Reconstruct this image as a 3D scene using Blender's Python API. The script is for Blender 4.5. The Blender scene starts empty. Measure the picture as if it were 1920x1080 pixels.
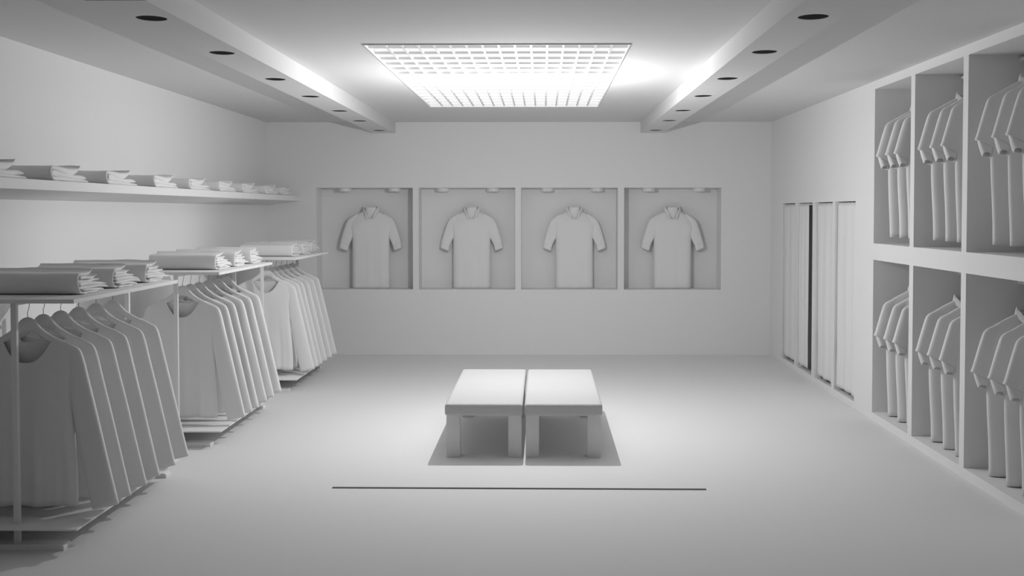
import bpy, bmesh, math, random
import numpy as np
from mathutils import Vector, Matrix
random.seed(7)
S = bpy.context.scene
C = S.collection
PI = math.pi

# ------------------------------------------------------------------ materials
def mat(name, col, rough=0.9, bump=0.0, scale=200.0, vary=0.03, emit=0.0):
    m = bpy.data.materials.new(name); m.use_nodes = True
    nt = m.node_tree; b = nt.nodes['Principled BSDF']
    b.inputs['Roughness'].default_value = rough
    b.inputs['Specular IOR Level'].default_value = 0.15
    tc = nt.nodes.new('ShaderNodeTexCoord')
    no = nt.nodes.new('ShaderNodeTexNoise'); no.inputs['Scale'].default_value = scale
    no.inputs['Detail'].default_value = 3
    nt.links.new(tc.outputs['Object'], no.inputs['Vector'])
    cr = nt.nodes.new('ShaderNodeMapRange')
    cr.inputs['To Min'].default_value = col*(1-vary); cr.inputs['To Max'].default_value = col*(1+vary)
    nt.links.new(no.outputs['Fac'], cr.inputs['Value'])
    cc = nt.nodes.new('ShaderNodeCombineColor')
    for k in range(3): nt.links.new(cr.outputs['Result'], cc.inputs[k])
    nt.links.new(cc.outputs['Color'], b.inputs['Base Color'])
    if bump > 0:
        bp = nt.nodes.new('ShaderNodeBump'); bp.inputs['Strength'].default_value = bump
        bp.inputs['Distance'].default_value = 0.001
        nt.links.new(no.outputs['Fac'], bp.inputs['Height'])
        nt.links.new(bp.outputs['Normal'], b.inputs['Normal'])
    if emit:
        b.inputs['Emission Color'].default_value = (1, 1, 1, 1)
        b.inputs['Emission Strength'].default_value = emit
    return m
A = 0.88
M = dict(
    wall=mat('painted_plaster', 0.88, 0.9, 0.05, 60, 0.01),
    floor=mat('matte_floor', 0.84, 0.8, 0.04, 40, 0.01),
    ceil=mat('ceiling_plaster', 0.77, 0.95, 0.05, 60, 0.01),
    wood=mat('painted_board', A, 0.8, 0.05, 90, 0.01),
    metal=mat('painted_metal', A, 0.6, 0.0, 90, 0.01),
    cloth=mat('knit_cloth', A, 1.0, 0.25, 900, 0.02),
    jersey=mat('jersey_cloth', A, 1.0, 0.2, 1100, 0.02),
    denim=mat('folded_cloth', A, 1.0, 0.25, 700, 0.02),
    curtain=mat('curtain_cloth', A, 1.0, 0.2, 800, 0.02),
    cushion=mat('bench_upholstery', 0.62, 0.9, 0.1, 500, 0.01),
    form=mat('mannequin_shell', A, 0.8, 0.0, 60, 0.01),
    diffuser=mat('light_diffuser', 0.06, 0.9, 0.0, 60, 0.0, 0.80),
    wire=mat('dull_steel_wire', 0.22, 0.5, 0.0, 90, 0.01),
    black=mat('unlit_lamp_glass', 0.002, 0.9, 0.0, 60, 0.0),
    dark=mat('dark_joint', 0.12, 0.9, 0.0, 60, 0.0),
)

# ------------------------------------------------------------------ mesh helpers
def box(bm, x0, x1, y0, y1, z0, z1, bev=0.0, seg=2):
    r = bmesh.ops.create_cube(bm, size=1.0)
    for v in r['verts']:
        v.co = Vector((x0 + (v.co.x+.5)*(x1-x0), y0 + (v.co.y+.5)*(y1-y0), z0 + (v.co.z+.5)*(z1-z0)))
    if bev:
        es = list({e for v in r['verts'] for e in v.link_edges})
        bmesh.ops.bevel(bm, geom=es, offset=bev, segments=seg, affect='EDGES', profile=0.6)
def cyl(bm, p0, p1, r, n=16, r2=None):
    p0 = Vector(p0); p1 = Vector(p1); d = p1-p0
    q = d.to_track_quat('Z', 'Y').to_matrix().to_4x4()
    bmesh.ops.create_cone(bm, cap_ends=True, segments=n, radius1=r, radius2=r if r2 is None else r2, depth=d.length,
                          matrix=Matrix.Translation((p0+p1)/2) @ q)
def tube(bm, pts, r, n=8):
    pts = [Vector(p) for p in pts]; rings = []
    for i, p in enumerate(pts):
        d = (pts[min(i+1, len(pts)-1)] - pts[max(i-1, 0)]).normalized()
        a = d.cross(Vector((0, 1, 0)))
        if a.length < 1e-3: a = d.cross(Vector((1, 0, 0)))
        a.normalize(); b = d.cross(a)
        rings.append([bm.verts.new(p + a*r*math.cos(2*PI*k/n) + b*r*math.sin(2*PI*k/n)) for k in range(n)])
    for q, w in zip(rings, rings[1:]):
        for k in range(n): bm.faces.new((q[k], q[(k+1) % n], w[(k+1) % n], w[k]))
    bm.faces.new(rings[0][::-1]); bm.faces.new(rings[-1])
def finish(bm, name, m, parent=None, smooth=None, loc=None, solid=0.0, sub=0):
    bmesh.ops.recalc_face_normals(bm, faces=bm.faces)
    me = bpy.data.meshes.new(name); bm.to_mesh(me); bm.free()
    me.materials.append(M[m])
    if smooth is not None:
        me.polygons.foreach_set('use_smooth', [True]*len(me.polygons))
        if smooth < 180: me.set_sharp_from_angle(angle=math.radians(smooth))
    o = bpy.data.objects.new(name, me); C.objects.link(o)
    if parent is not None: o.parent = parent
    if loc is not None: o.location = loc
    if sub:
        s = o.modifiers.new('subdivision', 'SUBSURF'); s.levels = sub; s.render_levels = sub
    if solid:
        s = o.modifiers.new('thickness', 'SOLIDIFY'); s.thickness = solid; s.offset = -1
    return o
def tag(o, label, cat, group=None, kind=None):
    if label: o['label'] = label
    if cat: o['category'] = cat
    if group: o['group'] = group
    if kind: o['kind'] = kind
    return o
def thing(name, loc=(0, 0, 0), rz=0):
    o = bpy.data.objects.new(name, None); C.objects.link(o)
    o.empty_display_size = 0.05
    o.location = loc; o.rotation_euler = (0, 0, rz); return o
def dup(root, loc, label=None, group=None, rz=None):
    def cp(o, par):
        c = o.copy(); C.objects.link(c)
        if par is not None: c.parent = par
        for ch in list(o.children): cp(ch, c)
        return c
    r = cp(root, None); r.location = loc
    if rz is not None: r.rotation_euler = (0, 0, rz)
    if label: r['label'] = label
    if group: r['group'] = group
    return r
def structure(name, bm, m):
    o = finish(bm, name, m); o['kind'] = 'structure'; return o

# ------------------------------------------------------------------ room dimensions
XL, XR, YB, YF, H = -3.114, 2.557, 11.723, -1.2, 2.625
T = 0.12
bm = bmesh.new(); box(bm, XL-T, 3.72, YF-T, YB+0.55, -0.1, 0.0); structure('floor', bm, 'floor')
# ceiling with a shallow opening for the light panel
PX0, PX1, PY0, PY1 = -1.082, 0.525, 6.262, 9.962
bm = bmesh.new()
for a in ((XL-T, PX0, YF-T, YB+.55), (PX1, XR+T, YF-T, YB+.55), (PX0, PX1, YF-T, PY0), (PX0, PX1, PY1, YB+.55)):
    box(bm, a[0], a[1], a[2], a[3], H, H+0.12)
structure('ceiling', bm, 'ceil')
bm = bmesh.new(); box(bm, XL-T, XL, YF-T, YB+.55, 0, H); structure('wall_left', bm, 'wall')
bm = bmesh.new(); box(bm, XL, XR, YF-T, YF, 0, H); structure('wall_front', bm, 'wall')
# back wall with four recessed niches
NX = [(-2.56, -1.471), (-1.404, -0.315), (-0.249, 0.841), (0.911, 2.002)]
NZ0, NZ1, ND = 0.738, 1.888, 0.30
bm = bmesh.new()
box(bm, XL, XR+T, YB, YB+ND, 0, NZ0); box(bm, XL, XR+T, YB, YB+ND, NZ1, H)
xs = [XL] + [v for p in NX for v in p] + [XR+T]
for i in range(0, len(xs), 2): box(bm, xs[i], xs[i+1], YB, YB+ND, NZ0, NZ1)
box(bm, XL, XR+T, YB+ND, YB+ND+.12, 0, H)
structure('wall_back', bm, 'wall')
# right wall with four curtained openings and the gap for the wardrobe
OP = [(10.586, 11.184), (9.905, 10.500), (9.222, 9.812), (8.545, 9.145)]
OZ0, OZ1, WR = 0.057, 1.705, 0.10
WY0, WY1 = 5.40, 8.13
bm = bmesh.new()
box(bm, XR, XR+WR, YF-T, WY0, 0, H)
ys = [WY1] + sorted(v for p in OP for v in p) + [YB]
for i in range(0, len(ys), 2): box(bm, XR, XR+WR, ys[i], ys[i+1], OZ0, OZ1)
box(bm, XR, XR+WR, WY1, YB, 0, OZ0); box(bm, XR, XR+WR, WY1, YB, OZ1, H)
structure('wall_right', bm, 'wall')
bm = bmesh.new()   # cubicles behind the curtains
cx0, cx1 = XR+WR, 3.62
box(bm, cx1, cx1+.08, 8.32, YB, 0, 2.3); box(bm, cx0, cx1+.08, 8.32, YB, 2.3, 2.38)
for y in (8.32, 9.16, 9.84, 10.52, 11.45): box(bm, cx0, cx1, y, y+.04, 0, 2.3)
structure('wall_cubicle', bm, 'wall')

# beams with round holes for the downlights
DY = [4.762, 5.800, 6.955, 8.0, 9.150, 10.157, 11.359]
BZ = 2.502; BY0 = 4.36
def beam(name, x0, x1, cx):
    bm = bmesh.new(); R = 0.069; n = 32; hw = (x1-x0)/2
    y = BY0; mid = (x0+x1)/2
    def quad(a): bm.faces.new([bm.verts.new(p) for p in a])
    for dy in DY:
        a, b = dy-hw, dy+hw
        quad([(x0, y, BZ), (x1, y, BZ), (x1, a, BZ), (x0, a, BZ)])
        ring = []; sq = []
        for k in range(n):
            t = 2*PI*k/n; c, s = math.cos(t), math.sin(t); q = hw/max(abs(c), abs(s))
            ring.append(bm.verts.new((cx+R*c, dy+R*s, BZ))); sq.append(bm.verts.new((mid+q*c, dy+q*s, BZ)))
        up = [bm.verts.new((v.co.x, v.co.y, BZ+0.003)) for v in ring]
        for k in range(n):
            j = (k+1) % n
            bm.faces.new((ring[k], ring[j], sq[j], sq[k])); bm.faces.new((ring[k], up[k], up[j], ring[j]))
        y = b
    quad([(x0, y, BZ), (x1, y, BZ), (x1, YB, BZ), (x0, YB, BZ)])
    quad([(x0, BY0, BZ), (x0, YB, BZ), (x0, YB, H), (x0, BY0, H)])
    quad([(x1, BY0, BZ), (x1, YB, BZ), (x1, YB, H), (x1, BY0, H)])
    quad([(x0, BY0, BZ), (x1, BY0, BZ), (x1, BY0, H), (x0, BY0, H)])
    bmesh.ops.remove_doubles(bm, verts=bm.verts, dist=0.0004)
    return structure(name, bm, 'ceil')
beam('trim_1', -1.918, -1.662, -1.79)
beam('trim_2', 1.092, 1.358, 1.225)
# thin dark joint strip across the floor in front of the benches
bm = bmesh.new()
vs = [bm.verts.new(p) for p in ((-1.235, 6.027, .0005), (.95, 6.014, .0005), (.95, 6.035, .0005), (-1.235, 6.048, .0005))]
f = bm.faces.new(vs); r = bmesh.ops.extrude_face_region(bm, geom=[f])
for v in r['geom']:
    if isinstance(v, bmesh.types.BMVert): v.co.z += 0.003
structure('trim_3', bm, 'dark')

ORD = ['nearest', 'second', 'third', 'fourth', 'fifth', 'sixth', 'seventh', 'eighth', 'farthest']
# downlights
def downlight():
    t = thing('downlight')
    bm = bmesh.new(); cyl(bm, (0, 0, .0022), (0, 0, .020), .0695, 40); finish(bm, 'lamp_glass', 'black', t, 30)
    bm = bmesh.new()
    for k in range(40):
        pass
    cyl(bm, (0, 0, .020), (0, 0, .085), .068, 32); finish(bm, 'housing', 'metal', t, 30)
    return t
d0 = downlight(); used = False
for side, cx in (('left', -1.79), ('right', 1.225)):
    for k, y in enumerate(DY):
        w = ['nearest the viewer', 'second nearest', 'third nearest', 'fourth, the middle one', 'fifth from the near end', 'sixth from the near end', 'farthest, by the back wall'][k]
        lab = 'round black downlight in the %s ceiling beam, %s' % (side, w)
        if not used:
            d0.location = (cx, y, BZ); tag(d0, lab, 'downlight', 'downlights in the %s beam' % side); used = True
        else: dup(d0, (cx, y, BZ), lab, 'downlights in the %s beam' % side)

# ceiling light panel
lp = thing('ceiling_light_panel', ((PX0+PX1)/2, (PY0+PY1)/2, H))
tag(lp, 'large rectangular ceiling light panel with a white grid louvre above the benches', 'ceiling light')
ox, oy = lp.location.x, lp.location.y
hx, hy = (PX1-PX0)/2, (PY1-PY0)/2
bm = bmesh.new(); box(bm, -hx, hx, -hy, hy, .030, .060); finish(bm, 'diffuser', 'diffuser', lp)
bm = bmesh.new()
fw = .006
for a in ((-hx, hx, -hy, -hy+fw), (-hx, hx, hy-fw, hy), (-hx, -hx+fw, -hy+fw, hy-fw), (hx-fw, hx, -hy+fw, hy-fw)):
    box(bm, a[0], a[1], a[2], a[3], -.008, .030)
finish(bm, 'frame', 'metal', lp)
bm = bmesh.new(); hb = .007
for k in range(15):
    x = -0.962 + .0986*k - ox; box(bm, x-hb, x+hb, -hy+fw, hy-fw, .002, .016)
for k in range(15):
    y = 6.434 + .2405*k - oy; box(bm, -hx+fw, hx-fw, y-hb, y+hb, .001, .017)
finish(bm, 'louvre_grid', 'metal', lp)

# ------------------------------------------------------------------ shirts
def smooth01(t): t = max(0.0, min(1.0, t)); return t*t*(3-2*t)
def torso(bm, Ssh, N, zsh, znk, zfn, zbn, hem, arm, Barm, Bhem, D, pneck=2.0, nu=44, nv=34, seed=0, folds=1.0, backy=1.0, pw=7.0):
    """front and back cloth panel of a hanging shirt, open at hem and neck"""
    rs = np.random.RandomState(seed); ph = rs.rand(8)*6.28
    us = [-math.cos(PI*i/nu) for i in range(nu+1)]
    us = [0.55*u + 0.45*(-1+2*i/nu) for i, u in enumerate(us)]
    def shline(x):
        if x <= N: return znk + (N-x)*0.25
        t = (x-N)/(Ssh-N); return znk + (zsh-znk)*t + 0.005*math.sin(PI*t)
    def ztop(x, z0):
        if x < N: return z0 + (znk-z0)*(x/N)**pneck
        return shline(x)
    def grid(sgn, z0):
        G = []
        for j in range(nv+1):
            v = 1-(1-j/nv)**1.35; row = []
            for u in us:
                zt = ztop(abs(u)*Ssh, z0); z = hem + v*(zt-hem)
                za = (z-arm)/(zsh-arm)
                if z < arm: w = Bhem + (Barm-Bhem)*smooth01((z-hem)/(arm-hem))
                else: w = Barm + (Ssh-Barm)*smooth01(za)**0.8
                x = u*w
                dd = math.sqrt(max(0, 1-abs(u)**pw))
                top = max(0.0, shline(abs(u)*Ssh)-z)
                h = min(1.0, (top/0.13))**0.55
                low = max(0.0, min(1.0, (arm+0.05-z)/(arm+0.05-hem)))
                fo = 1 + folds*low*(0.16*math.sin(9*u+ph[0]+sgn) + 0.10*math.sin(17*u+ph[1]+1.3*z) + .06*math.sin(29*u+ph[2]))
                fo += folds*0.05*math.sin(7*u+14*z+ph[3])
                y = sgn*D*dd*h*fo*(backy if sgn > 0 else 1)
                xx = x*(1+0.012*folds*math.sin(11*z+ph[4])) ; zz = z
                if v < 0.08: zz = z + folds*0.004*math.sin(8*u+ph[5])*(1-v/0.08)
                row.append(bm.verts.new((xx, y, zz)))
            G.append(row)
        return G
    for sgn, z0 in ((-1, zfn), (1, zbn)):
        G = grid(sgn, z0)
        for j in range(nv):
            for i in range(nu): bm.faces.new((G[j][i], G[j][i+1], G[j+1][i+1], G[j+1][i]))
    bmesh.ops.remove_doubles(bm, verts=bm.verts, dist=0.0012)
def sleeve(bm, rings, sx, n=22, seed=0, wob=0.0, sub=6, notch=0.0):
    """rings: (outer xz, inner xz, depth); the last ring stays open"""
    rs = np.random.RandomState(seed); ph = rs.rand(4)*6.28
    P = [np.array([r[0][0], r[0][1], r[1][0], r[1][1], r[2]]) for r in rings]
    def cr(p0, p1, p2, p3, t):
        return 0.5*((2*p1)+(-p0+p2)*t+(2*p0-5*p1+4*p2-p3)*t*t+(-p0+3*p1-3*p2+p3)*t**3)
    L = []
    for i in range(len(P)-1):
        for k in range(sub):
            L.append(cr(P[max(i-1, 0)], P[i], P[i+1], P[min(i+2, len(P)-1)], k/sub))
    L.append(P[-1]); prev = None; first = None
    for idx, p in enumerate(L):
        o = np.array([p[0], p[1]]); q = np.array([p[2], p[3]]); c = (o+q)/2; h = (o-q)/2; ring = []
        s = idx/(len(L)-1)
        for k in range(n):
            t = 2*PI*k/n
            m = math.copysign(abs(math.cos(t))**0.75, math.cos(t)); sy = math.copysign(abs(math.sin(t))**0.6, math.sin(t))
            y = p[4]*sy*(1+wob*math.sin(3*t+ph[0]+5*s)*s)
            m *= 1+0.03*wob*math.sin(20*s+ph[1])
            up = notch*max(0, -sy)*max(0, (s-.80)/.20)
            ring.append(bm.verts.new((sx*(c[0]+h[0]*m), y, c[1]+h[1]*m+up)))
        if prev:
            for k in range(n): bm.faces.new((prev[k], prev[(k+1) % n], ring[(k+1) % n], ring[k]))
        else: first = ring
        prev = ring
    bm.faces.new(first[::-1])
    return L

# --- hanger (origin at the apex of its shoulders)
def hanger_mesh(bm, spread=0.235, drop=1.0):
    top = [(0, 0), (.016, -.003), (.032, -.013), (.05, -.033), (.071, -.056), (.097, -.076), (.123, -.092), (.15, -.106), (.19, -.127), (spread, -.152)]
    bot = [(0, -.068), (.03, -.074), (.058, -.090), (.09, -.112), (.123, -.128), (.16, -.145), (.19, -.157), (spread-.004, -.172)]
    def interp(tab, x): return float(np.interp(x, [a for a, b in tab], [b for a, b in tab]))
    n = 36; G = []
    for i in range(-n, n+1):
        x = spread*i/n; a = interp(top, abs(x)); b = min(interp(bot, abs(x)), a-.012)
        th = .010; r = min(.006, (a-b)*.3)
        prof = [(-th+r, a), (th-r, a), (th, a-r), (th, b+r), (th-r, b), (-th+r, b), (-th, b+r), (-th, a-r)]
        G.append([bm.verts.new((x, py, pz)) for py, pz in prof])
    for q, w in zip(G, G[1:]):
        for k in range(8): bm.faces.new((q[k], q[(k+1) % 8], w[(k+1) % 8], w[k]))
    bm.faces.new(G[0]); bm.faces.new(G[-1][::-1])
def hook_mesh(bm, rise, rr=.013):
    c = Vector((0, 0, rise)); pts = [(0, 0, -.01), (0, 0, rise*.35), (.004, 0, rise*.45)]
    for k in range(15):
        a = math.radians(-35 + k*16); pts.append((c.x+rr*math.cos(a), 0, c.z+rr*math.sin(a)))
    tube(bm, pts, .0016, 8)
def make_hanger(rise):
    t = thing('clothes_hanger')
    bm = bmesh.new(); hanger_mesh(bm); finish(bm, 'shoulder_bar', 'wood', t, 50)
    bm = bmesh.new(); hook_mesh(bm, rise); finish(bm, 'hook', 'wire', t, 60)
    return t

# --- long sleeved shirt (origin at the hanger apex)
LS = [((.15, -.115), (.13, -.15), .008), ((.215, -.135), (.17, -.24), .014), ((.256, -.158), (.195, -.32), .018), ((.278, -.215), (.208, -.375), .020),
      ((.298, -.30), (.216, -.44), .021), ((.345, -.50), (.238, -.575), .021), ((.395, -.72), (.272, -.77), .020), ((.440, -.918), (.312, -.945), .020)]
def make_longsleeve(seed):
    t = thing('long_sleeved_shirt')
    bm = bmesh.new()
    torso(bm, .245, .125, -.150, -.096, -.222, -.125, -.925, -.36, .222, .243, .026, 2.5, seed=seed, folds=.9)
    finish(bm, 'torso', 'cloth', t, 180, solid=.003)
    for sx in (-1, 1):
        bm = bmesh.new(); sleeve(bm, LS, sx, seed=seed+3+sx, wob=.10)
        finish(bm, 'sleeve', 'cloth', t, 180, solid=.003)
    return t
# --- short sleeved polo (origin at the top of the collar)
TS = [((.15, -.10), (.13, -.14), .008), ((.22, -.132), (.165, -.25), .016), ((.277, -.163), (.195, -.32), .021), ((.300, -.215), (.208, -.36), .023),
      ((.330, -.32), (.232, -.41), .023), ((.348, -.385), (.246, -.440), .023), ((.356, -.408), (.250, -.452), .023), ((.338, -.412), (.253, -.458), .019), ((.338, -.422), (.255, -.464), .024), ((.327, -.462), (.262, -.492), .025), ((.312, -.503), (.268, -.512), .024)]
TM = [((.15, -.085), (.13, -.13), .010), ((.212, -.116), (.165, -.25), .020), ((.258, -.150), (.195, -.32), .023), ((.288, -.205), (.208, -.36), .024),
      ((.322, -.31), (.232, -.41), .023), ((.343, -.385), (.246, -.440), .023), ((.352, -.410), (.250, -.452), .023), ((.347, -.415), (.253, -.458), .022), ((.353, -.425), (.255, -.465), .024), ((.362, -.476), (.266, -.512), .024)]
def collar_mesh(bm, w=.077, ow=.098, zt=-.004, vb=-.135):
    """turn-down collar: inner stand, fold line and outer flap; open V at the front"""
    n = 44; rows = []
    for i in range(n+1):
        a = -PI + 2*PI*i/n; fr = abs(a)/PI; sg = 1 if a > 0 else -1
        x = math.sin(a)*w; y = math.cos(a)*.050
        if fr > .5: x = sg*(w - (w-.024)*smooth01((fr-.5)/.5)**.9); y = -.052*smooth01((fr-.5)/.35)
        z = zt + (vb-zt)*smooth01((fr-.45)/.55)
        k = ow/w
        o = (x*k + (sg*.010*smooth01((fr-.8)/.2)), y*1.25-.006*smooth01((fr-.6)/.4), z-.050*(1-smooth01((fr-.45)/.5))-.022*smooth01((fr-.45)/.5))
        rows.append([bm.verts.new(p) for p in ((x*.97, y*.95, z-.028), (x, y, z), (x*1.04, y*1.07, z+.003), ((x*1.04+o[0])/2, (y*1.07+o[1])/2, (z+o[2])/2+.006), o)])
    for i in range(n):
        for k in range(4): bm.faces.new((rows[i][k], rows[i][k+1], rows[i+1][k+1], rows[i+1][k]))
def polo_parts(parent, seed, hem, folds=.5, D=.066, name_body='torso', Ba=.214, Bh=.216, za=-.36, sd=1.0, cw=(.077, .098, -.004, -.135)):
    bm = bmesh.new()
    torso(bm, .262, .085, -.156, -.058, -.150, -.060, hem, za, Ba, Bh, D, 1.5, seed=seed, folds=folds)
    b = finish(bm, name_body, 'jersey', parent, 180, solid=.003)
    P = b if name_body != 'torso' else parent
    for sx in (-1, 1):
        bm = bmesh.new(); sleeve(bm, [(o_, i_, d_*sd) for o_, i_, d_ in (TM if sd > 1 else TS)], sx, seed=seed+5+sx, wob=.06, sub=4, notch=.0 if sd > 1 else .024)
        finish(bm, 'sleeve', 'jersey', P, 180, solid=.003)
    bm = bmesh.new(); collar_mesh(bm, *cw); finish(bm, 'collar', 'jersey', P, 60, solid=.003)
    return b

# ------------------------------------------------------------------ racks
RX = -2.53; PITCH = 2.19; RY = 4.89
SZ = 1.188; LZ = .112
RN = ['nearest', 'middle', 'far']
def make_rack():
    t = thing('clothes_rack')
    y0, y1 = -.05, 1.34
    bm = bmesh.new(); box(bm, -.33, .33, y0, y1, SZ, SZ+.020, .002); finish(bm, 'top_shelf', 'wood', t, 40)
    bm = bmesh.new(); box(bm, -.33, .33, y0, y1, LZ, LZ+.009, .001); finish(bm, 'bottom_shelf', 'wood', t, 40)
    for y in (.045, 1.395):
        bm = bmesh.new(); box(bm, -.014, .014, y-.011, y+.011, .026, SZ if y < 1 else SZ+.018, .003); finish(bm, 'post', 'metal', t, 40)
        bm = bmesh.new(); pf = [(-.24, 0), (.24, 0)] + [(.24-.016+.016*math.cos(a_*PI/10), .012+.016*math.sin(a_*PI/10)) for a_ in range(6)]
        pf += [(-.24+.016-.016*math.sin(a_*PI/10), .012+.016*math.cos(a_*PI/10)) for a_ in range(6)]
        v0 = [bm.verts.new((x_, y-.038, z_)) for x_, z_ in pf]; v1 = [bm.verts.new((x_, y+.038, z_)) for x_, z_ in pf]
        bm.faces.new(v0); bm.faces.new(v1[::-1])
        for q_ in range(len(pf)): bm.faces.new((v0[q_], v0[(q_+1) % len(pf)], v1[(q_+1) % len(pf)], v1[q_]))
        finish(bm, 'foot', 'metal', t, 40)
    bm = bmesh.new(); cyl(bm, (.0, .055, SZ-.012), (.0, 1.385, SZ-.012), .008, 14); finish(bm, 'hanging_rail', 'metal', t, 60)
    return t
rack = make_rack(); racks = []
for k in range(3):
    lab = ['clothes rack nearest the viewer with a shelf above and below its hanging shirts',
           'middle clothes rack of the row along the left wall',
           'farthest clothes rack of the row, closest to the back wall'][k]
    loc = (RX, RY+PITCH*k, 0)
    if k == 0: rack.location = loc; tag(rack, lab, 'clothes rack', 'clothes racks along the left wall'); racks.append(rack)
    else: racks.append(dup(rack, loc, lab))
HO = [.16, .32, .51, .72, .94, 1.165]
APEX = 1.103
h0 = make_hanger(SZ-.012-APEX); protos = [make_longsleeve(s) for s in (11, 23, 37)]
usedp = [False]*3; usedh = False
PO = ['first in line from the viewer', 'second from the viewer', 'third from the viewer', 'fourth from the viewer', 'fifth from the viewer', 'last in line, sixth from the viewer']
for r in range(3):
    for k in range(6):
        loc = (RX+.006, RY+PITCH*r+HO[k], APEX)
        ang = math.radians(random.uniform(-2.5, 2.5))
        g = 'long sleeved shirts on the %s rack' % RN[r]
        lab = 'pale long sleeved shirt on the %s rack, %s' % (RN[r], PO[k])
        i = (k+r) % 3
        if not usedp[i]:
            o = protos[i]; o.location = loc; o.rotation_euler = (0, 0, ang); tag(o, lab, 'shirt', g); usedp[i] = True
        else: o = dup(protos[i], loc, lab, g, ang)
        hl = 'broad shouldered hanger holding the %s shirt on the %s rack' % (['first', 'second', 'third', 'fourth', 'fifth', 'sixth and last'][k], RN[r])
        hg = 'hangers on the %s rack' % RN[r]
        if not usedh: h0.location = loc; h0.rotation_euler = (0, 0, ang); tag(h0, hl, 'hanger', hg); usedh = True
        else: dup(h0, loc, hl, hg, ang)

# ------------------------------------------------------------------ folded garments
def ribbon(bm, pts, W, x0, ph, amp=.003):
    """one soft cloth layer: centre line (s, z, thickness) swept across the width"""
    P = [np.array(p, float) for p in pts]; L = []
    def cr(p0, p1, p2, p3, t):
        return 0.5*((2*p1)+(-p0+p2)*t+(2*p0-5*p1+4*p2-p3)*t*t+(-p0+3*p1-3*p2+p3)*t**3)
    for i in range(len(P)-1):
        for k in range(4): L.append(cr(P[max(i-1, 0)], P[i], P[i+1], P[min(i+2, len(P)-1)], k/4))
    L.append(P[-1]); nx = 14; rings = []
    for i, p in enumerate(L):
        d = L[min(i+1, len(L)-1)][:2]-L[max(i-1, 0)][:2]; d = d/max(1e-6, np.hypot(*d)); n = np.array([-d[1], d[0]])
        t = max(p[2], .002)/2; q = i/(len(L)-1); t *= min(1, .35+6*min(q, 1-q))
        sec = []
        r = min(.010, t*1.2)
        for k in range(5):
            a = PI/2 - PI*k/4; sec.append((x0 - r + r*math.cos(a), t*math.sin(a)))
        for k in range(1, nx): sec.append((x0-r-(W+x0-2*r)*k/nx, -t))
        for k in range(5):
            a = -PI/2 - PI*k/4; sec.append((-W+r+r*math.cos(a), t*math.sin(a)))
        for k in range(1, nx): sec.append((-W+r+(W+x0-2*r)*k/nx, t))
        ring = []
        for x, m in sec:
            u = -x/W
            w = amp*(math.sin(6*u+ph[0]+7*q)+.6*math.sin(13*u+ph[1]+4*q))*min(1, 4*abs(p[0])+.3)
            ws = amp*2.2*math.sin(5*u+ph[2])*min(1, max(0, p[0]-.05)*5)
            xx = x + amp*1.6*math.sin(12*q+ph[3])*(1 if u < .5 else -1)*min(1, 3*abs(u-.5))
            ring.append(bm.verts.new((xx, p[0]+n[0]*m+ws, max(.0004, p[1]+n[1]*m+w*(1 if p[1] > .012 else .2)))))
        rings.append(ring)
    m = len(rings[0])
    for q, w in zip(rings, rings[1:]):
        for k in range(m): bm.faces.new((q[k], q[(k+1) % m], w[(k+1) % m], w[k]))
    for rg in (rings[0][::-1], rings[-1]):
        c = bm.verts.new(sum((v.co for v in rg), Vector())/m)
        for k in range(m): bm.faces.new((rg[k], rg[(k+1) % m], c))
def garment(seed, W, ragged):
    """folded trousers: closed fold at the near face, loose layers away from it. aisle side at x=0"""
    rs = np.random.RandomState(seed); bm = bmesh.new()
    if ragged:
        lay = [[(.10, .006, .010), (.04, .008, .012), (.012, .016, .014), (.0, .040, .015), (-.001, .072, .015), (.008, .094, .015), (.03, .100, .015), (.07, .099, .015), (.11, .103, .013), (.14, .111, .010), (.162, .126, .004)],
               [(.012, .082, .020), (.08, .081, .017), (.13, .079, .014), (.172, .084, .008), (.186, .092, .004)],
               [(.012, .066, .020), (.10, .064, .017), (.18, .063, .016), (.222, .061, .010), (.246, .066, .004)],
               [(.012, .049, .020), (.12, .048, .018), (.22, .046, .017), (.28, .041, .012), (.308, .034, .005)],
               [(.014, .033, .018), (.12, .032, .017), (.24, .030, .016), (.31, .026, .014), (.344, .020, .006)],
               [(.05, .018, .014), (.16, .018, .011), (.24, .015, .015), (.270, .010, .008), (.262, .005, .006)],
               [(.03, .0075, .013), (.12, .006, .011), (.20, .006, .010), (.225, .006, .006)]]
        amp = .0022
    else:
        lay = [[(.06, .006, .011), (.02, .008, .013), (.004, .020, .014), (-.002, .042, .015), (.003, .064, .016), (.02, .075, .019), (.06, .073, .024), (.13, .066, .034), (.20, .060, .038), (.26, .060, .040), (.31, .065, .032), (.345, .078, .014), (.360, .096, .004)],
               [(.008, .044, .042), (.08, .042, .038), (.20, .032, .028), (.30, .029, .024), (.37, .030, .026), (.41, .027, .022), (.435, .022, .008)],
               [(.012, .014, .026), (.10, .013, .024), (.30, .010, .019), (.43, .008, .014), (.468, .005, .007)]]
        amp = .0024
    for l in lay: ribbon(bm, l, W, rs.uniform(-.006, .008), rs.rand(4)*6.28, amp)
    return bm
GO = [.195, .62, 1.055]
gp = [finish(garment(s, .485, True), 'folded_trousers', 'denim', None, 180) for s in (3, 9, 14)]
gi = 0
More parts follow.
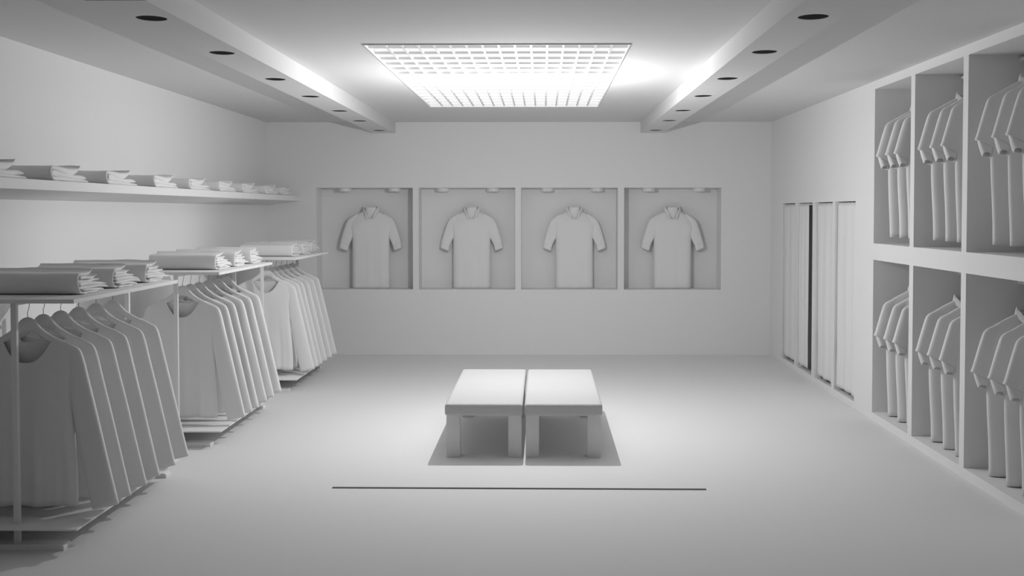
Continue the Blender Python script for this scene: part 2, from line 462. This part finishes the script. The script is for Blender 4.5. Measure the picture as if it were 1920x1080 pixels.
for r in range(3):
    for k in range(3):
        loc = (-2.288 + random.uniform(-.006, .006), RY+PITCH*r+GO[k], SZ+.0202)
        lab = 'folded garment on top of the %s rack, %s' % (RN[r], ['closest of the three to the viewer', 'middle one of the three', 'farthest of the three'][k])
        g = 'folded garments on top of the racks'
        if gi < 3: o = gp[gi]; o.location = loc; tag(o, lab, 'folded clothes', g)
        else: o = dup(gp[(k+r) % 3], loc, lab, g)
        o.rotation_euler = (0, 0, math.radians(random.uniform(-1.5, 1.5))); gi += 1
# high wall shelf: wedge shaped board
bm = bmesh.new()
prof = [(XL, 1.690), (-2.736, 1.738), (-2.736, 1.793), (XL, 1.793)]
a = [bm.verts.new((x, 2.4, z)) for x, z in prof]; b = [bm.verts.new((x, YB, z)) for x, z in prof]
bm.faces.new(a); bm.faces.new(b[::-1])
for k in range(4): bm.faces.new((a[k], a[(k+1) % 4], b[(k+1) % 4], b[k]))
tag(finish(bm, 'wall_shelf', 'wood'), 'long pale board shelf high on the left wall holding a row of folded clothes', 'shelf')
UY = [5.045, 5.797, 6.555, 7.342, 8.101, 8.825, 9.552, 10.30, 10.965]
gq = [finish(garment(s, .325, False), 'folded_trousers', 'denim', None, 180) for s in (41, 52)]
UW = ['cut by the left picture edge', 'second from the left', 'third from the left', 'fourth from the left', 'fifth from the left', 'sixth from the left', 'seventh from the left', 'second from the back wall', 'nearest the back wall']
for k, y in enumerate(UY):
    loc = (-2.752, y, 1.7935); lab = 'folded pale garment on the high wall shelf, ' + UW[k]; g = 'folded garments on the high wall shelf'
    if k < 2: o = gq[k]; o.location = loc; tag(o, lab, 'folded clothes', g)
    else: dup(gq[k % 2], loc, lab, g)

# ------------------------------------------------------------------ benches
def make_bench(w):
    t = thing('bench')
    L = 1.52; bm = bmesh.new()
    box(bm, -w/2, w/2, 0, L, .283, .362, .024, 5)
    finish(bm, 'cushion', 'cushion', t, 60)
    bm = bmesh.new(); tube(bm, [(-w/2+.012, .010, .345), (0, .008, .346), (w/2-.012, .010, .345)], .0015, 6)
    finish(bm, 'piping', 'cushion', t, 60)
    for x in (-w/2+.008, w/2-.008-.088):
        for y in (.045, L-.045-.088):
            bm = bmesh.new(); box(bm, x, x+.088, y, y+.088, 0, .2835, .004); finish(bm, 'leg', 'wood', t, 40)
    return t
b0 = make_bench(.511); b0.location = (-.389, 6.755, 0)
tag(b0, 'low upholstered bench, left one of the pair on the floor', 'bench', 'pair of benches')
dup(b0, (.133, 6.755, 0), 'low upholstered bench, right one of the pair on the floor')

# ------------------------------------------------------------------ niche mannequins and lamps
def make_mannequin(seed):
    t = thing('mannequin')
    bm = bmesh.new(); n = 28; rings = []
    for z, rx, ry, cy in ((-.944, .165, .040, 0), (-.75, .16, .045, 0), (-.55, .155, .046, 0), (-.36, .17, .046, 0), (-.24, .165, .042, 0), (-.17, .13, .038, 0), (-.13, .085, .040, 0), (-.09, .068, .044, 0), (-.05, .064, .046, 0), (-.016, .064, .046, 0), (-.014, .058, .040, 0)):
        rings.append([bm.verts.new((rx*math.cos(2*PI*k/n), cy+.8*ry*math.sin(2*PI*k/n), z)) for k in range(n)])
    for q, w in zip(rings, rings[1:]):
        for k in range(n): bm.faces.new((q[k], q[(k+1) % n], w[(k+1) % n], w[k]))
    bm.faces.new(rings[0][::-1]); bm.faces.new(rings[-1])
    finish(bm, 'bust_form', 'form', t, 60)
    polo_parts(t, seed, -.942, folds=.22, D=.058, name_body='polo_shirt', sd=1.7)
    return t
MX = [-1.977, -.818, .356, 1.479]
mq = [make_mannequin(s) for s in (101, 117)]
NW = ['leftmost niche', 'second niche from the left', 'third niche from the left', 'rightmost niche']
for k, x in enumerate(MX):
    loc = (x, YB+.195, NZ0+.944); lab = 'headless mannequin in a polo shirt in the ' + NW[k]; g = 'mannequins in the wall niches'
    if k < 2: mq[k].location = loc; tag(mq[k], lab, 'mannequin', g)
    else: dup(mq[k % 2], loc, lab, g)
sp = thing('niche_spotlight')
bm = bmesh.new(); cyl(bm, (0, 0, -.040), (0, 0, 0), .072, 36); finish(bm, 'housing', 'metal', sp, 40)
bm = bmesh.new(); cyl(bm, (0, 0, -.0415), (0, 0, -.038), .056, 36); finish(bm, 'lens', 'form', sp, 40)
SX = [-2.262, -1.696, -1.145, -.571, .046, .610, 1.198, 1.773]
for k, x in enumerate(SX):
    loc = (x, YB+.135, NZ1); lab = 'small round spotlight at the top of the %s, %s one' % (NW[k//2], ['left', 'right'][k % 2])
    if k == 0: sp.location = loc; tag(sp, lab, 'spotlight', 'spotlights in the niches')
    else: dup(sp, loc, lab)

# ------------------------------------------------------------------ built-in wardrobe
WX1 = 3.22
wd = thing('built_in_wardrobe', (XR, WY0, 0))
tag(wd, 'built-in wardrobe in the right wall with two rows of open bays', 'wardrobe')
def wpart(name, *bx):
    bm = bmesh.new()
    for b_ in bx: box(bm, b_[0]-XR, b_[1]-XR, b_[2]-WY0, b_[3]-WY0, b_[4], b_[5])
    return finish(bm, name, 'wood', wd)
DV = [(WY0, 5.478), (6.310, 6.385), (7.208, 7.285), (8.075, WY1)]
for k, (a_, b_) in enumerate(DV):
    wpart('side_panel' if k in (0, 3) else 'divider', (XR, WX1, a_, b_, .0, H))
e = .0
for k in range(3):
    a_, b_ = DV[k][1], DV[k+1][0]
    wpart('plinth', (XR, WX1, a_, b_, 0, .060)); wpart('shelf_board', (XR, WX1, a_, b_, 1.246, 1.374)); wpart('top_panel', (XR, WX1, a_, b_, 2.562, H))
wpart('back_panel', (WX1, WX1+.03, WY0, WY1, 0, H))
RODX = 2.87
for z in (2.535, 1.195):
    for k in range(3):
        bm = bmesh.new(); cyl(bm, (RODX-XR, DV[k][1]-WY0, z), (RODX-XR, DV[k+1][0]-WY0, z), .012, 16)
        for yy, s_ in ((DV[k][1], 1), (DV[k+1][0], -1)):
            cyl(bm, (RODX-XR, yy-WY0, z), (RODX-XR, yy-WY0+s_*.012, z), .021, 20)
        finish(bm, 'hanging_rail', 'metal', wd, 50)
TY = [[7.905, 7.69, 7.50], [7.03, 6.81, 6.62], [6.105, 5.88, 5.69]]
def make_polo(seed):
    t = thing('polo_shirt'); polo_parts(t, seed, -1.02, folds=.30, D=.032, Ba=.265, Bh=.246, za=-.50, cw=(.092, .108, -.028, -.15)); return t
tp = [make_polo(s) for s in (201, 212, 227)]; th = None; n_ = 0
BN = ['farthest column', 'middle column', 'nearest column']; PN = ['deepest of three', 'middle of three', 'closest of three']
for row, zc, hz in (('upper', 2.446, 2.535), ('lower', 1.087, 1.195)):
    th = make_hanger(hz-(zc-.045))
    first = True
    for c_ in range(3):
        for k in range(3):
            loc = (RODX, TY[c_][k], zc); ang = math.radians(random.uniform(-2, 2))
            bay = '%s wardrobe bay, %s' % (row, BN[c_])
            lab = 'polo shirt in the %s, %s' % (bay, PN[k]); g = 'polo shirts in the wardrobe'
            i = (k + c_) % 3
            if n_ < 3 and row == 'upper': o = tp[i]; o.location = loc; o.rotation_euler = (0, 0, ang); tag(o, lab, 'shirt', g)
            else: o = dup(tp[i], loc, lab, g, ang)
            n_ += 1
            hloc = (RODX, TY[c_][k], zc-.045); hl = 'hanger in the %s, %s' % (bay, PN[k])
            if first: th.location = hloc; th.rotation_euler = (0, 0, ang); tag(th, hl, 'hanger', 'hangers in the wardrobe'); first = False
            else: dup(th, hloc, hl, 'hangers in the wardrobe', ang)

# ------------------------------------------------------------------ fitting room curtains
CX = XR+.024
def make_curtain(y0, y1, seed):
    rs = np.random.RandomState(seed); ph = rs.rand(8)*6.28
    t = thing('curtain', (CX, (y0+y1)/2, OZ0)); yc = (y0+y1)/2
    bm = bmesh.new(); nu, nv = 90, 50; zt, zb = 1.690, .088; G = []
    for j in range(nv+1):
        v = j/nv; row = []
        for i in range(nu+1):
            u = i/nu; g_ = .35+.65*smooth01((1-v)*3)
            w = (.007*math.sin(2*PI*2.6*u+ph[0]) + .0010*math.sin(2*PI*8*u+ph[1]+2*v) + .004*math.sin(2*PI*1.3*u+ph[2]+1.2*v))*g_
            gather = 1 - .06*math.sin(PI*v)*0 - (.05 if y1-y0 > .5 else .04)*math.exp(-((v-.20)/.07)**2)*.6
            y = (y0-yc) + (y1-y0)*(.5+(u-.5)*gather)
            y += .006*math.sin(9*v+ph[3])*(1-abs(2*u-1))
            row.append(bm.verts.new((w, y, zb+(zt-zb)*v-OZ0 + (.002*math.sin(2*PI*3*u+ph[4]) if j == 0 else 0) - (.006*abs(math.sin(PI*6*u)) if j == nv else 0))))
        G.append(row)
    for j in range(nv):
        for i in range(nu): bm.faces.new((G[j][i], G[j][i+1], G[j+1][i+1], G[j+1][i]))
    finish(bm, 'curtain_panel', 'curtain', t, 180, solid=.003)
    for k in range(7):
        yy = (y0-yc)+.02 + (y1-y0-.04)*k/6
        bm = bmesh.new(); pts = [(.010*math.cos(a)+.008, yy, 1.688-OZ0+.010*math.sin(a)) for a in [2*PI*q/12 for q in range(13)]]
        tube(bm, pts, .0018, 6); finish(bm, 'curtain_ring', 'metal', t, 60)
    return t
CL = ['curtain of the fitting room opening nearest the back wall, fully closed',
      'narrower curtain partly open beside a dark gap, second from the back wall',
      'closed curtain of the third fitting room from the back wall',
      'closed curtain of the fitting room nearest the wardrobe']
CE = [(10.596, 11.174), (10.125, 10.494), (9.232, 9.802), (8.556, 9.135)]
for k in range(4):
    tag(make_curtain(CE[k][0], CE[k][1], 61+k), CL[k], 'curtain', 'fitting room curtains')
    bm = bmesh.new(); cyl(bm, (CX+.009, OP[k][0], 1.690), (CX+.009, OP[k][1], 1.690), .006, 14)
    tag(finish(bm, 'curtain_rod', 'metal', None, 60), 'thin rod across the top of the %s' % ['fitting room opening nearest the back wall', 'partly open second fitting room opening', 'third fitting room opening from the back', 'fitting room opening nearest the wardrobe'][k], 'curtain rod', 'fitting room curtain rods')

# ------------------------------------------------------------------ light
ld = bpy.data.lights.new('room_lamp', 'POINT'); ld.energy = 88; ld.shadow_soft_size = 0.0
lo = bpy.data.objects.new('room_lamp', ld); C.objects.link(lo); lo.location = (-.166, 7.62, 2.07)
w = bpy.data.worlds.new('world'); S.world = w; w.use_nodes = True
w.node_tree.nodes['Background'].inputs['Color'].default_value = (1, 1, 1, 1)
w.node_tree.nodes['Background'].inputs['Strength'].default_value = 0.0

# ------------------------------------------------------------------ camera
yaw, pitch, fpx, px, py = .0115, math.atan(.0305), 1950., 996., 456.
F = Vector((-math.sin(yaw)*math.cos(pitch), math.cos(yaw)*math.cos(pitch), -math.sin(pitch)))
R = Vector((math.cos(yaw), math.sin(yaw), 0)); U = R.cross(F)
cd = bpy.data.cameras.new('camera'); co = bpy.data.objects.new('camera', cd); C.objects.link(co)
mw = Matrix((( R.x, U.x, -F.x, 0), (R.y, U.y, -F.y, 0), (R.z, U.z, -F.z, 1.62), (0, 0, 0, 1)))
co.matrix_world = mw
cd.sensor_fit = 'HORIZONTAL'; cd.sensor_width = 36; cd.lens = fpx/1920*36
cd.shift_x = (960-px)/1920; cd.shift_y = (py-540)/1920
cd.clip_start = .05
S.camera = co
S.view_settings.view_transform = 'Standard'; S.view_settings.look = 'None'
S.view_settings.gamma = 1; S.view_settings.exposure = 0.13; S.view_settings.use_curve_mapping = False
